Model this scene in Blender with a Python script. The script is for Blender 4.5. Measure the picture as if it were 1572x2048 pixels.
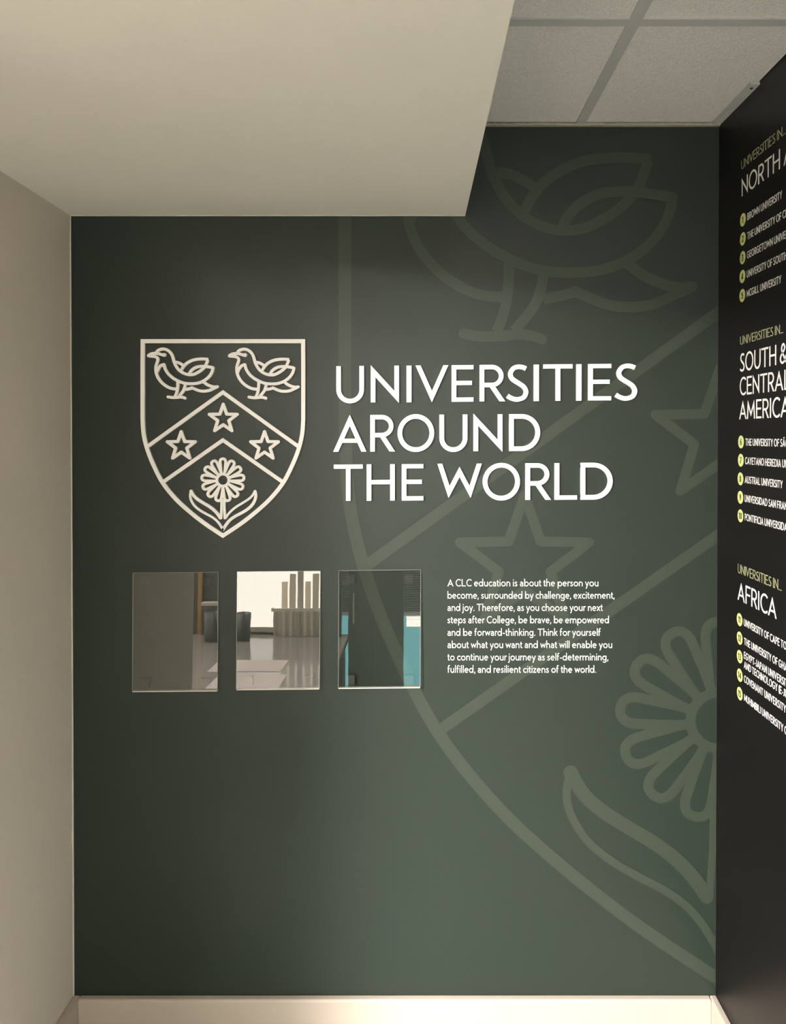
import bpy, math, random
from mathutils import Vector, Matrix
random.seed(7)
for o in list(bpy.data.objects):
    bpy.data.objects.remove(o)
SC = bpy.context.scene
COL = SC.collection

# ------------------------------------------------------------------ camera
F = 1500.0                       # focal length in pixels of the 1572x2048 frame
S = 0.00127                      # metres per pixel on the end wall (an A4 holder is 165 px wide)
D = F * S
PITCH = math.radians(0.54)
HX, HY = 830.0, 870.0            # vanishing point of the alcove's depth lines
PPX, PPY = HX, HY + F * math.tan(PITCH)
SKIRT = 0.15
CZ = SKIRT + (1998 - HY) * S
CAM = Vector((0, -D, CZ))
cd = bpy.data.cameras.new('camera')
cam = bpy.data.objects.new('camera', cd); COL.objects.link(cam)
cam.location = CAM
cam.rotation_euler = (math.pi / 2 - PITCH, 0, 0)
cd.sensor_fit = 'VERTICAL'; cd.sensor_height = 36; cd.sensor_width = 36
cd.lens = F / 2048 * 36
cd.shift_x = (786 - PPX) / 2048
cd.shift_y = (PPY - 1024) / 2048
cd.clip_start = 0.02
SC.camera = cam

# ------------------------------------------------------------------ light set-up values
SC.view_settings.view_transform = 'Standard'
SC.view_settings.look = 'None'
SC.view_settings.gamma = 1
SC.view_settings.use_curve_mapping = False
SC.view_settings.exposure = 0.0
W = bpy.data.worlds.new('world'); SC.world = W; W.use_nodes = True
W.node_tree.nodes['Background'].inputs[0].default_value = (1.0, 0.93, 0.82, 1)
W.node_tree.nodes['Background'].inputs[1].default_value = 0.0
PANEL_POWER = 46.0               # ceiling panel over the alcove mouth
ROOM_POWER = 28.0
WINDOW_POWER = 3.0
NEAR_POWER, FAR_POWER = 130.0, 1400.0   # panels over the low table, past the end of the left wall                 # panels deeper in the room
WARM = (1.0, 0.95, 0.915)

# ------------------------------------------------------------------ geometry helpers
RX = Matrix.Rotation(math.pi / 2 - PITCH, 3, 'X')
def ray(px, py):
    return RX @ Vector(((px - PPX) / F, -(py - PPY) / F, -1.0))
def on_y(px, py, off=0.0):        # point of the end wall (or a plane `off` in front of it)
    d = ray(px, py); t = (-off - CAM.y) / d.y
    return CAM + d * t
def on_x(px, py, x):
    d = ray(px, py); t = (x - CAM.x) / d.x
    return CAM + d * t
def on_z(px, py, z):
    d = ray(px, py); t = (z - CAM.z) / d.z
    return CAM + d * t

def tag(o, label=None, cat=None, group=None, kind=None):
    if label: o['label'] = label
    if cat: o['category'] = cat
    if group: o['group'] = group
    if kind: o['kind'] = kind
    return o
def empty(name, loc=(0, 0, 0)):
    o = bpy.data.objects.new(name, None); COL.objects.link(o); o.location = loc
    o.empty_display_size = 0.02
    return o
def link_mesh(name, verts, faces, mat, parent=None, smooth=False):
    me = bpy.data.meshes.new(name)
    org = Vector((0, 0, 0))
    if parent is not None:
        p = parent
        while p is not None:
            org += p.location; p = p.parent
    me.from_pydata([tuple(Vector(v) - org) for v in verts], [], faces)
    me.validate(); me.update()
    if smooth:
        for p in me.polygons: p.use_smooth = True
    if mat: me.materials.append(mat)
    o = bpy.data.objects.new(name, me); COL.objects.link(o)
    if parent is not None: o.parent = parent
    return o
def box_vf(a, b):
    x0, y0, z0 = [min(a[i], b[i]) for i in range(3)]
    x1, y1, z1 = [max(a[i], b[i]) for i in range(3)]
    v = [(x0,y0,z0),(x1,y0,z0),(x1,y1,z0),(x0,y1,z0),(x0,y0,z1),(x1,y0,z1),(x1,y1,z1),(x0,y1,z1)]
    f = [(0,3,2,1),(4,5,6,7),(0,1,5,4),(1,2,6,5),(2,3,7,6),(3,0,4,7)]
    return v, f
class MB:
    def __init__(s): s.v = []; s.f = []
    def add(s, v, f):
        k = len(s.v); s.v += list(v); s.f += [tuple(i + k for i in q) for q in f]; return s
    def box(s, a, b): return s.add(*box_vf(a, b))
    def lathe(s, c, prof, n=40):
        k = len(s.v)
        for r, z in prof:
            for i in range(n):
                a = 2 * math.pi * i / n
                s.v.append((c[0] + r * math.cos(a), c[1] + r * math.sin(a), c[2] + z))
        for j in range(len(prof) - 1):
            for i in range(n):
                i2 = (i + 1) % n
                s.f.append((k + j*n + i, k + j*n + i2, k + (j+1)*n + i2, k + (j+1)*n + i))
        s.f.append(tuple(k + i for i in reversed(range(n))))
        s.f.append(tuple(k + (len(prof)-1)*n + i for i in range(n)))
        return s
    def tube(s, pts, r, n=10):
        k = len(s.v); pts = [Vector(p) for p in pts]
        for i, p in enumerate(pts):
            d = (pts[min(i+1, len(pts)-1)] - pts[max(i-1, 0)]).normalized()
            u = d.cross(Vector((0.3, 0.2, 1))).normalized(); w = d.cross(u)
            for j in range(n):
                a = 2*math.pi*j/n
                s.v.append(tuple(p + u*r*math.cos(a) + w*r*math.sin(a)))
        for i in range(len(pts)-1):
            for j in range(n):
                j2 = (j+1) % n
                s.f.append((k+i*n+j, k+i*n+j2, k+(i+1)*n+j2, k+(i+1)*n+j))
        s.f.append(tuple(k+j for j in reversed(range(n))))
        s.f.append(tuple(k+(len(pts)-1)*n+j for j in range(n)))
        return s
    def build(s, name, mat, parent=None, smooth=False, bevel=0.0):
        o = link_mesh(name, s.v, s.f, mat, parent, smooth)
        if bevel:
            m = o.modifiers.new('bevel', 'BEVEL'); m.width = bevel; m.segments = 2; m.limit_method = 'ANGLE'
        return o
def struct(name, mb, mat, parent=None, bevel=0.0):
    o = mb.build(name, mat, parent, bevel=bevel)
    if parent is None: o['kind'] = 'structure'
    return o

# ------------------------------------------------------------------ materials
def mat(name, base, rough=0.5, spec=0.5, bump=0.0, scale=200.0, var=0.0, metallic=0.0, coat=0.0, detail=4.0):
    m = bpy.data.materials.new(name); m.use_nodes = True
    nt = m.node_tree; b = nt.nodes['Principled BSDF']
    b.inputs['Base Color'].default_value = (*base, 1)
    b.inputs['Roughness'].default_value = rough
    b.inputs['Specular IOR Level'].default_value = spec
    b.inputs['Metallic'].default_value = metallic
    if coat:
        b.inputs['Coat Weight'].default_value = coat; b.inputs['Coat Roughness'].default_value = 0.05
    tc = nt.nodes.new('ShaderNodeTexCoord')
    nz = nt.nodes.new('ShaderNodeTexNoise'); nz.inputs['Scale'].default_value = scale
    nz.inputs['Detail'].default_value = detail
    nt.links.new(tc.outputs['Object'], nz.inputs['Vector'])
    if var:
        mx = nt.nodes.new('ShaderNodeMix'); mx.data_type = 'RGBA'
        mx.inputs['A'].default_value = (*[c * (1 - var) for c in base], 1)
        mx.inputs['B'].default_value = (*[min(1, c * (1 + var)) for c in base], 1)
        nt.links.new(nz.outputs['Fac'], mx.inputs['Factor'])
        nt.links.new(mx.outputs['Result'], b.inputs['Base Color'])
    if bump:
        bp = nt.nodes.new('ShaderNodeBump'); bp.inputs['Strength'].default_value = bump
        bp.inputs['Distance'].default_value = 0.002
        nt.links.new(nz.outputs['Fac'], bp.inputs['Height'])
        nt.links.new(bp.outputs['Normal'], b.inputs['Normal'])
    return m
def emit(name, col, strength):
    m = bpy.data.materials.new(name); m.use_nodes = True
    nt = m.node_tree; nt.nodes.remove(nt.nodes['Principled BSDF'])
    e = nt.nodes.new('ShaderNodeEmission'); e.inputs[0].default_value = (*col, 1); e.inputs[1].default_value = strength
    nt.links.new(e.outputs[0], nt.nodes['Material Output'].inputs[0])
    return m

GREEN = mat('green_wall_vinyl', (0.0165, 0.0243, 0.0180), 0.42, 0.34, 0.08, 900, 0.05)
MURAL = mat('sage_mural_print', (0.031, 0.041, 0.029), 0.42, 0.34, 0.08, 900, 0.05)
BLACK = mat('black_wall_vinyl', (0.0045, 0.0036, 0.0034), 0.42, 0.25, 0.08, 900, 0.05)
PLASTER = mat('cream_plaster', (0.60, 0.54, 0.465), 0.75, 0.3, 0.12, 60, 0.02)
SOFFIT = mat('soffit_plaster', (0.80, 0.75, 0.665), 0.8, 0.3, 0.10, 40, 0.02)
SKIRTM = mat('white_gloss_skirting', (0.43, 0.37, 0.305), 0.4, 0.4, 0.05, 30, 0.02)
LETTER = mat('white_raised_acrylic', (0.92, 0.885, 0.83), 0.45, 0.4, 0.02, 300)
VINYL = mat('white_vinyl_print', (0.82, 0.80, 0.75), 0.5, 0.4)
CAPTION = mat('sage_vinyl_print', (0.36, 0.36, 0.20), 0.5, 0.4)
BADGE = mat('lime_vinyl_print', (0.58, 0.62, 0.24), 0.5, 0.4)
INK = mat('black_ink_print', (0.010, 0.009, 0.009), 0.5, 0.4)
CAULK = mat('pale_caulk', (0.62, 0.60, 0.50), 0.7, 0.3, 0.3, 120, 0.1)
CAULK2 = mat('dusty_wall_angle', (0.36, 0.34, 0.27), 0.6, 0.3, 0.3, 90, 0.25)
TILE = mat('mineral_fibre_tile', (0.82, 0.79, 0.75), 0.95, 0.1, 1.0, 260, 0.22, detail=8)
GRID = mat('grey_grid_metal', (0.50, 0.50, 0.48), 0.5, 0.4, 0.03, 100)
FLOOR = mat('green_grey_carpet', (0.38, 0.405, 0.37), 0.95, 0.1, 0.8, 400, 0.25)
ROOMW = mat('room_white_paint', (0.78, 0.74, 0.66), 0.8, 0.3, 0.1, 60, 0.02)
DARK = mat('charcoal_plastic', (0.02, 0.02, 0.021), 0.35, 0.5, 0.03, 200)
DESKM = mat('glossy_dark_desk', (0.12, 0.105, 0.092), 0.10, 0.5, 0.01, 30, 0.1)
PAPER = mat('paper', (0.74, 0.66, 0.62), 0.8, 0.2, 0.1, 60, 0.06)
TIMBER = mat('orange_timber', (0.42, 0.22, 0.06), 0.5, 0.4, 0.2, 40, 0.2)

# ------------------------------------------------------------------ main dimensions from the place
XL = on_y(144, 1200).x
XR = on_y(1434.5, 1200).x
CEIL = on_y(1200, 249).z
SOF_Z = on_y(500, 431).z
SOF_X = on_y(930.5, 430).x
ROOM_Y = -5.2; ROOM_XL = -4.2; ROOM_XR = 3.2; RIGHT_END = -1.95
LEFT_END = -1.07

# ------------------------------------------------------------------ 2D stroke engine
def offset_strip(pts, widths, closed):
    n = len(pts); L = []; R = []
    for i in range(n):
        p = pts[i]
        a = pts[i-1] if (i > 0 or closed) else None
        b = pts[(i+1) % n] if (i < n-1 or closed) else None
        def nrm(q, r):
            dx, dy = r[0]-q[0], r[1]-q[1]; l = math.hypot(dx, dy) or 1e-9
            return (-dy/l, dx/l)
        h = widths[i] / 2
        if a is None: nx, ny = nrm(p, b); k = h
        elif b is None: nx, ny = nrm(a, p); k = h
        else:
            n1 = nrm(a, p); n2 = nrm(p, b)
            sx, sy = n1[0]+n2[0], n1[1]+n2[1]; l = math.hypot(sx, sy)
            if l < 1e-6: nx, ny = n1; k = h
            else:
                nx, ny = sx/l, sy/l
                k = h / max(0.22, nx*n1[0]+ny*n1[1])
        L.append((p[0]+nx*k, p[1]+ny*k)); R.append((p[0]-nx*k, p[1]-ny*k))
    fs = []
    m = n if closed else n-1
    for i in range(m):
        j = (i+1) % n
        fs.append([L[i], R[i], R[j], L[j]])
    return fs
def disc(c, r, n=16):
    return [(c[0]+r*math.cos(2*math.pi*i/n), c[1]+r*math.sin(2*math.pi*i/n)) for i in range(n)]
def stroke_islands(st):
    """one stroke -> list of islands, an island being a list of 2D polygons that share borders"""
    pts = [tuple(p) for p in st['p']]; w = st['w']; closed = st.get('closed', False)
    ws = w if isinstance(w, (list, tuple)) else [w]*len(pts)
    out = []
    if st.get('join') == 'round':
        n = len(pts)
        for i in range(n if closed else n-1):
            out.append(offset_strip([pts[i], pts[(i+1) % n]], [ws[i], ws[(i+1) % n]], False))
        for i, p in enumerate(pts): out.append([disc(p, ws[i]/2)])
    elif st.get('fill'):
        out.append([pts])
    else:
        out.append(offset_strip(pts, ws, closed))
        if st.get('cap') == 'round':
            out.append([disc(pts[0], ws[0]/2)]); out.append([disc(pts[-1], ws[-1]/2)])
    if 'clip' in st:
        lo, hi = st['clip']
        out = [[q for q in (clip_poly(clip_poly(f, 1, lo, True), 1, hi, False) for f in isl) if len(q) > 2] for isl in out]
    return out
def clip_poly(poly, ax, val, keep_greater):
    res = []
    n = len(poly)
    for i in range(n):
        a = poly[i]; b = poly[(i+1) % n]
        ia = (a[ax] >= val) if keep_greater else (a[ax] <= val)
        ib = (b[ax] >= val) if keep_greater else (b[ax] <= val)
        if ia: res.append(a)
        if ia != ib:
            t = (val-a[ax])/(b[ax]-a[ax])
            res.append((a[0]+t*(b[0]-a[0]), a[1]+t*(b[1]-a[1])))
    return res
def area(p):
    return 0.5*sum(p[i][0]*p[(i+1)%len(p)][1]-p[(i+1)%len(p)][0]*p[i][1] for i in range(len(p)))
STEP = 0.00001                   # overlapping strokes are laid over each other like cut vinyl
def solid(islands, place, front, back, lift=0.0, cycle=999):
    """polygons -> (verts, faces): front faces plus side walls back to the wall; place(x, y, d)"""
    V = []; Fc = []
    for ii, isl in enumerate(islands):
        step = (ii % cycle)*STEP+lift
        idx = {}; faces = []; pts = []
        for poly in isl:
            if len(poly) < 3: continue
            if area(poly) < 0: poly = poly[::-1]
            f = []
            for p in poly:
                k = (round(p[0]*1e6), round(p[1]*1e6))
                if k not in idx: idx[k] = len(pts); pts.append(p)
                if not f or f[-1] != idx[k]: f.append(idx[k])
            if len(f) > 1 and f[0] == f[-1]: f.pop()
            if len(set(f)) >= 3 and abs(area(poly)) > 1e-12: faces.append(f)
        edges = {}
        for f in faces:
            for i in range(len(f)):
                edges[(f[i], f[(i+1) % len(f)])] = True
        k = len(V); n = len(pts)
        V += [place(p[0], p[1], front+step) for p in pts] + [place(p[0], p[1], back) for p in pts]
        for f in faces: Fc.append(tuple(k+i for i in f))
        for (a, b) in edges:
            if (b, a) not in edges: Fc.append((k+b, k+a, k+n+a, k+n+b))
    return V, Fc
def back_place(x, y, d): return (x, -d, y)                    # x, z on the end wall
def right_place(u, y, d): return (XR - d, -u, y)              # u = distance from the corner

# ------------------------------------------------------------------ lettering (monoline geometric capitals and lower case)
def arc(cx, cy, rx, ry, a0, a1, n=26):
    return [(cx+rx*math.cos(math.radians(a0+(a1-a0)*i/n)), cy+ry*math.sin(math.radians(a0+(a1-a0)*i/n))) for i in range(n+1)]
def spline(P, n=8, closed=False):
    out = []; m = len(P)
    g = (lambda i: P[i % m]) if closed else (lambda i: P[max(0, min(m-1, i))])
    for i in range(m if closed else m-1):
        p0, p1, p2, p3 = g(i-1), g(i), g(i+1), g(i+2)
        for k in range(n):
            t = k/n
            out.append(tuple(0.5*((2*p1[j])+(-p0[j]+p2[j])*t+(2*p0[j]-5*p1[j]+4*p2[j]-p3[j])*t*t+(-p0[j]+3*p1[j]-3*p2[j]+p3[j])*t**3) for j in range(2)))
    if not closed: out.append(tuple(P[-1]))
    return out
CAPW = dict(A=.90,B=.63,C=.80,D=.85,E=.60,F=.56,G=.90,H=.75,I=.12,J=.40,K=.68,L=.60,M=.94,N=.76,O=.99,P=.62,Q=.99,R=.69,S=.61,T=.78,U=.745,V=.88,W=1.19,X=.75,Y=.76,Z=.66)
XH = 0.655
SPTS = [(.885,.885),(.74,.925),(.53,.94),(.32,.895),(.19,.76),(.25,.63),(.42,.545),(.60,.475),(.79,.385),(.885,.255),(.80,.115),(.58,.055),(.38,.055),(.2,.095),(.06,.15)]
def tipfix(make, target, axis_i, w):
    """slide vertex heights until the mitred tip sits at the wanted height"""
    lo, hi = 0.4, 1.2
    y = 0.85
    for _ in range(30):
        tip = make(y)
        y += (target - tip)*0.8
    return y
def mitre_tip_y(p, v, q, w):
    f = offset_strip([p, v, q], [w]*3, False)
    ys = [f[0][2][1], f[0][3][1]]
    return max(ys) if v[1] > p[1] else min(ys)
def glyph(ch, w, Wd=None):
    """returns strokes, ink width, left bearing, right bearing (cap height 1)"""
    h = w/2; s = []; st = .085; rd = .05; dg = .015
    add = lambda p, **k: s.append(dict(p=p, w=k.pop('w', w), **k))
    if ch in CAPW:
        X = Wd if Wd else (w if ch == 'I' else CAPW[ch]); lb, rb = st, st
        if ch == 'I': add([(h,0),(h,1)]); X = w
        elif ch in 'EFL':
            add([(h,0),(h,1)])
            hw = w*.92
            if ch != 'F': add([(h,hw/2),(X,hw/2)], w=hw)
            if ch != 'L':
                add([(h,1-hw/2),(X,1-hw/2)], w=hw); add([(h,.512),(X*.93,.512)], w=hw)
            rb = .045
        elif ch == 'T': add([(0,1-h*.92),(X,1-h*.92)], w=w*.92); add([(X/2,0),(X/2,1-h)]); lb = rb = .03
        elif ch == 'H': add([(h,0),(h,1)]); add([(X-h,0),(X-h,1)]); add([(h,.51),(X-h,.51)], w=w*.92)
        elif ch == 'U':
            r = X/2-h
            add([(h,1)]+arc(X/2, r*1.0+h-.02, r, r, 180, 360)+[(X-h,1)])
        elif ch == 'O' or ch == 'Q':
            add(arc(X/2,.5,X/2-h,.515-h,0,360,56)[:-1], closed=True); lb = rb = rd
            if ch == 'Q': add([(X*.62,.25),(X,-.05)])
        elif ch == 'C': 
            add(arc(X*.60,.5,X*.60-h,.515-h,48,312,44)); lb, rb = rd, .02
        elif ch == 'G':
            add(arc(X*.53,.5,X*.53-h,.515-h,46,350,50)); add([(X*.55,.47),(X-h*.6,.47)]); add([(X-h,.47),(X-h,.2)]); lb, rb = rd, .07
        elif ch == 'D':
            add([(h,h*.95),(h,1-h*.95)], w=w); 
            rx = X*.60-h
            add([(0,1-h*.95),(X*.40,1-h*.95)]+arc(X*.40,.5,rx,.5-h*.95,90,-90,40)[1:-1]+[(X*.40,h*.95),(0,h*.95)]); rb = rd
        elif ch in 'PRB':
            add([(h,0),(h,1)]); ym = .45 if ch != 'B' else .53
            xr = X*(.93 if ch == 'R' else .9 if ch == 'B' else 1.0); ry = (1-h*.95-ym)/2; rx = min(ry*1.05, xr*.6-h)
            add([(h,1-h*.95),(xr-h-rx,1-h*.95)]+arc(xr-h-rx, ym+ry, rx, ry, 90, -90, 26)[1:-1]+[(xr-h-rx,ym),(h,ym)], w=w*.96)
            if ch == 'R':
                a, b = (X*.44,.46), (X-.078,-.0); d = (b[0]-a[0], b[1]-a[1]); 
                add([a,(a[0]+d[0]*1.3, a[1]+d[1]*1.3)], clip=(0,1)); rb = .02
            if ch == 'B':
                ry = (ym-h)/2
                add([(h,ym),(X-h-ry*1.05,ym)]+arc(X-h-ry*1.05, h+ry, ry*1.05, ry, 90, -90, 26)[1:-1]+[(X-h-ry*1.05,h),(h,h)]); rb = rd
            if ch == 'P': rb = .02
        elif ch == 'S': add(spline([(x*X, y) for x, y in SPTS])); lb, rb = .04, rd
        elif ch in 'AV':
            foot = h*1.10
            f = lambda y: mitre_tip_y((foot,0),(X/2,y),(X-foot,0),w)
            y = tipfix(f, 1.01, 0, w)
            P = [(foot,0),(X/2,y),(X-foot,0)]
            k = .12
            P[0] = (P[0][0]-k*(P[1][0]-P[0][0]), -k*P[1][1]); P[2] = (P[2][0]+k*(P[2][0]-P[1][0]) if False else X-P[0][0], P[0][1])
            cross = [(X*.22,.30),(X*.78,.30)]
            if ch == 'V':
                P = [(a,1-b) for a,b in P]; add(P, clip=(-.02,1))
            else:
                add(P, clip=(0,1.02)); add(cross, w=w*.9)
            lb = rb = dg
        elif ch in 'WM':
            if ch == 'W': xs = [h*1.03, X*.262, X*.5, X*.738, X-h*1.03]; ys = [1,0,1,0,1]
            else: xs = [h, X*.14, X*.5, X*.86, X-h]; ys = [0,1,.16,1,0]
            t = w*.5/math.sin(math.atan2(abs(xs[1]-xs[0]+xs[2]-xs[1])/2, 1.0))*.93
            yy = [ys[0]] + [(t if v < .5 else 1-t) for v in ys[1:4]] + [ys[4]]
            if ch == 'M':
                yy = [0, 1-w*1.55, .10+w*1.2, 1-w*1.55, 0]; xs[1] = X*.145; xs[3] = X*.855
            P = list(zip(xs, yy)); k = .15
            e0 = (P[0][0]-k*(P[1][0]-P[0][0]), P[0][1]-k*(P[1][1]-P[0][1])); e1 = (X-e0[0], e0[1])
            add([e0]+P[1:4]+[e1], clip=(0,1) if ch == 'M' else (-.015,1)); lb = rb = dg if ch == 'W' else .05
        elif ch == 'N':
            f = lambda y: mitre_tip_y((h,0),(h,y),(X-h,1-y),w)
            y = tipfix(f, 1.02, 0, w)
            add([(h,0),(h,y),(X-h,1-y),(X-h,1)])
        elif ch == 'K':
            add([(h,0),(h,1)]); add([(h,.42),(X-.02,1.08)], clip=(0,1)); add([(X*.36,.60),(X+.02,-.08)], clip=(0,1)); rb = dg
        elif ch == 'X': add([(h-.05,-.08),(X-h+.05,1.08)], clip=(0,1)); add([(h-.05,1.08),(X-h+.05,-.08)], clip=(0,1)); lb = rb = dg
        elif ch == 'Y':
            add([(X/2,0),(X/2,.46)]); add([(h-.06,1.1),(X/2,.42),(X-h+.06,1.1)], clip=(0,1)); lb = rb = dg
        elif ch == 'Z': add([(0,1-h),(X-h*1.6,1-h),(h*1.6,h),(X,h)]); lb = rb = .04
        elif ch == 'J': add([(X-h,1),(X-h,.25)]+arc(X/2-.02,.22,X/2-h+.02,.22-h,0,-140,14)[1:]); lb = .02
        return s, X, lb, rb
    if ch == 'Ã':
        s, X, lb, rb = glyph('A', w); s.append(dict(p=spline([(X*.28,1.13),(X*.4,1.19),(X*.58,1.13),(X*.72,1.2)]), w=w*.8)); return s, X, lb, rb
    x = XH; r = .31; lb = rb = .065
    R_ = lambda: (x/2-h+.008)
    if ch == 'o': X = .68; add(arc(X/2,x/2,X/2-h,R_(),0,360,40)[:-1], closed=True); lb = rb = .045
    elif ch in 'bdpq':
        X = .66; c = X/2+(.02 if ch in 'bp' else -.02)
        add(arc(c,x/2,X/2-h-.01,R_(),0,360,40)[:-1], closed=True)
        sx = h if ch in 'bp' else X-h
        add([(sx,0 if ch in 'bd' else -.33),(sx,1.06 if ch in 'bd' else x)])
        lb, rb = (.075,.04) if ch in 'bp' else (.04,.075)
    elif ch == 'c': X = .54; add(arc(X*.60,x/2,X*.60-h,R_(),48,312,30)); lb, rb = .045,.01
    elif ch == 'e': X = .62; add([(X*.10,x*.53),(X-h,x*.53)], w=w*.85); add(arc(X/2,x/2,X/2-h,R_(),5,312,34)); lb, rb = .045,.04
    elif ch == 'a':
        X = .50
        add([(X-h,0),(X-h,x*.66)]+arc(X*.5+.0,x*.64,X*.5-h,x*.36-h*.95,0,150,16)[1:])
        add([(X-h,x*.56),(X*.45,x*.54)]+arc(X*.42,x*.29,X*.42-h,x*.26-h*.4,90,270,16)[1:]+[(X*.6,h*.9),(X-h,x*.22)], w=w*.9)
        lb, rb = .04,.07
    elif ch in 'nhmu':
        X = .56
        if ch == 'u':
            r2 = X/2-h; add([(h,x)]+arc(X/2,r2+h-.01,r2,r2,180,360,20)); add([(X-h,0),(X-h,x)])
        else:
            top = 1.06 if ch == 'h' else x
            if ch == 'm':
                a = .45; add([(h,0),(h,x)])
                for k in (0,1):
                    r2 = (a-w*.0)/2; cx = h+r2+k*a
                    add(arc(cx,x-r2-h+.01,r2,r2,180,0,20)+[(cx+r2,0)])
                X = 2*a+w
            else:
                r2 = X/2-h; add([(h,0),(h,top)]); add(arc(X/2,x-r2-h+.01,r2,r2,180,0,20)+[(X-h,0)])
    elif ch == 'i': X = w; add([(h,0),(h,x)]); add([disc_pt for disc_pt in disc((h,.90),w*.62)], fill=True)
    elif ch == 'j': X = w; add(spline([(h,x),(h,0),(h,-.16),(h-.06,-.26),(h-.17,-.28)])); s.append(dict(p=disc((h,.90),w*.62), w=w, fill=True)); lb = .04
    elif ch == 'l': X = w; add([(h,0),(h,1.06)])
    elif ch == 't': X = .34; add([(.14,0+.0),(.14,.86)]); add([(0,x-h*.8),(X-.02,x-h*.8)], w=w*.85); add(spline([(.14,.2),(.16,.09),(.24,.05),(X,.07)])); s[0]['p'] = [(.14,.15),(.14,.86)]; lb = rb = .02
    elif ch == 'f': X = .36; add(spline([(.13,0),(.13,.5),(.135,.82),(.18,.97),(.27,1.01),(X,.99)])); add([(0,x-h*.8),(X-.04,x-h*.8)], w=w*.85); lb = rb = .02
    elif ch == 'r': X = .34; add([(h,0),(h,x)]); add(spline([(h,x*.6),(.11,x*.80),(.19,x*.92),(X,x-h)])); rb = .0
    elif ch == 's': X = .42; add(spline([(a*X, b*x) for a, b in [(.9,.83),(.7,.90),(.5,.91),(.27,.87),(.19,.73),(.3,.61),(.55,.51),(.78,.41),(.85,.26),(.74,.12),(.5,.08),(.28,.1),(.06,.19)]]), w=w*.92); lb, rb = .04,.045
    elif ch == 'y': X = .58; add([(h-.04,x+.09),(X/2,.04)], clip=(-.4,x)); add([(X-h+.04,x+.09),(.15,-.36)], clip=(-.33,x)); lb = rb = .01
    elif ch == 'v': X = .58; add([(h-.04,x+.1),(X/2,w*1.1),(X-h+.04,x+.1)], clip=(0,x)); lb = rb = .01
    elif ch == 'w': X = .84; add([(h-.03,x+.1),(X*.27,w*1.15),(X*.5,x-w*1.1),(X*.73,w*1.15),(X-h+.03,x+.1)], clip=(0,x)); lb = rb = .01
    elif ch == 'x': X = .54; add([(h-.06,-.08),(X-h+.06,x+.08)], clip=(0,x)); add([(h-.06,x+.08),(X-h+.06,-.08)], clip=(0,x)); lb = rb = .015
    elif ch == 'k': X = .54; add([(h,0),(h,1.06)]); add([(h,.26),(X-.03,x+.08)], clip=(0,x)); add([(X*.40,.36),(X+.0,-.07)], clip=(0,x)); rb = .01
    elif ch == 'g':
        X = .64; add(arc(X/2-.01,x/2,X/2-h-.01,R_(),0,360,40)[:-1], closed=True)
        add(spline([(X-h,x),(X-h,.2),(X-h,-.08),(X-h-.06,-.21),(X*.5,-.27),(X*.3,-.25),(.10,-.18)])); lb, rb = .04,.075
    elif ch == 'z': X = .48; add([(0,x-h),(X-h*1.5,x-h),(h*1.5,h),(X,h)]); lb = rb = .03
    elif ch == '.': X = w*1.25; s.append(dict(p=disc((X/2,X/2),X/2), w=w, fill=True)); lb = rb = .05
    elif ch == ',': X = w*1.25; s.append(dict(p=disc((X/2,X/2),X/2), w=w, fill=True)); add([(X*.62,X*.55),(X*.15,-.16)], w=w*.8); lb = rb = .05
    elif ch == '-': X = .30; add([(0,.33),(X,.33)])
    elif ch == '(': X = .26; add(arc(.62,.46,.55,.72,128,232,14)); lb = .05; rb = .0
    elif ch == ')': X = .26; add(arc(-.36,.46,.55,.72,52,-52,14)); rb = .05; lb = .0
    elif ch == '&':
        X = .74; add(spline([(X,.0),(.55,.18),(.22,.62),(.18,.78),(.28,.92),(.40,.93),(.50,.80),(.44,.66),(.24,.50),(.08,.34),(.07,.18),(.20,.06),(.36,.06),(.54,.18),(.64,.38)])); lb, rb = .05,.03
    elif ch == '1': X = .30; add([(X-h,0),(X-h,1)]); add([(X-h*1.2,.97),(.0,.76)])
    elif ch == '2': X = .52; add(spline([(.06,.74),(.12,.90),(.27,.94),(.43,.86),(.44,.68),(.30,.42),(.08,h)])); add([(.02,h),(X,h)])
    elif ch == '3': X = .50; add(spline([(.06,.84),(.22,.94),(.40,.85),(.39,.64),(.20,.54)])); add(spline([(.20,.54),(.40,.48),(.45,.28),(.34,.08),(.16,.06),(.03,.16)]))
    elif ch == '4': X = .60; add([(X*.72,0),(X*.72,1)]); add([(X*.72,.97),(.06,.30)]); add([(.02,.27),(X,.27)])
    elif ch == '5': X = .50; add([(X*.92,1-h),(.10,1-h),(.08,.56)]); add(spline([(.07,.55),(.22,.62),(.38,.57),(.45,.36),(.36,.12),(.18,.06),(.03,.13)]))
    elif ch == '6': X = .54; add(arc(X/2,.30,X/2-h,.30-h,0,360,28)[:-1], closed=True); add(spline([(.07,.34),(.14,.62),(.38,.98)]))
    elif ch == '7': X = .50; add([(0,1-h),(X-h,1-h),(.14,0)])
    elif ch == '8': X = .52; add(arc(X/2,.27,X/2-h,.27-h,0,360,28)[:-1], closed=True); add(arc(X/2,.75,X/2-h-.03,.25-h,0,360,28)[:-1], closed=True)
    elif ch == '9': X = .54; add(arc(X/2,.70,X/2-h,.30-h,0,360,28)[:-1], closed=True); add(spline([(X-.07,.66),(X-.14,.38),(X-.38,.02)]))
    elif ch == '0': X = .60; add(arc(X/2,.5,X/2-h,.5-h,0,360,32)[:-1], closed=True)
    else: X = .26; lb = rb = 0
    return s, X, lb, rb
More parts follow.
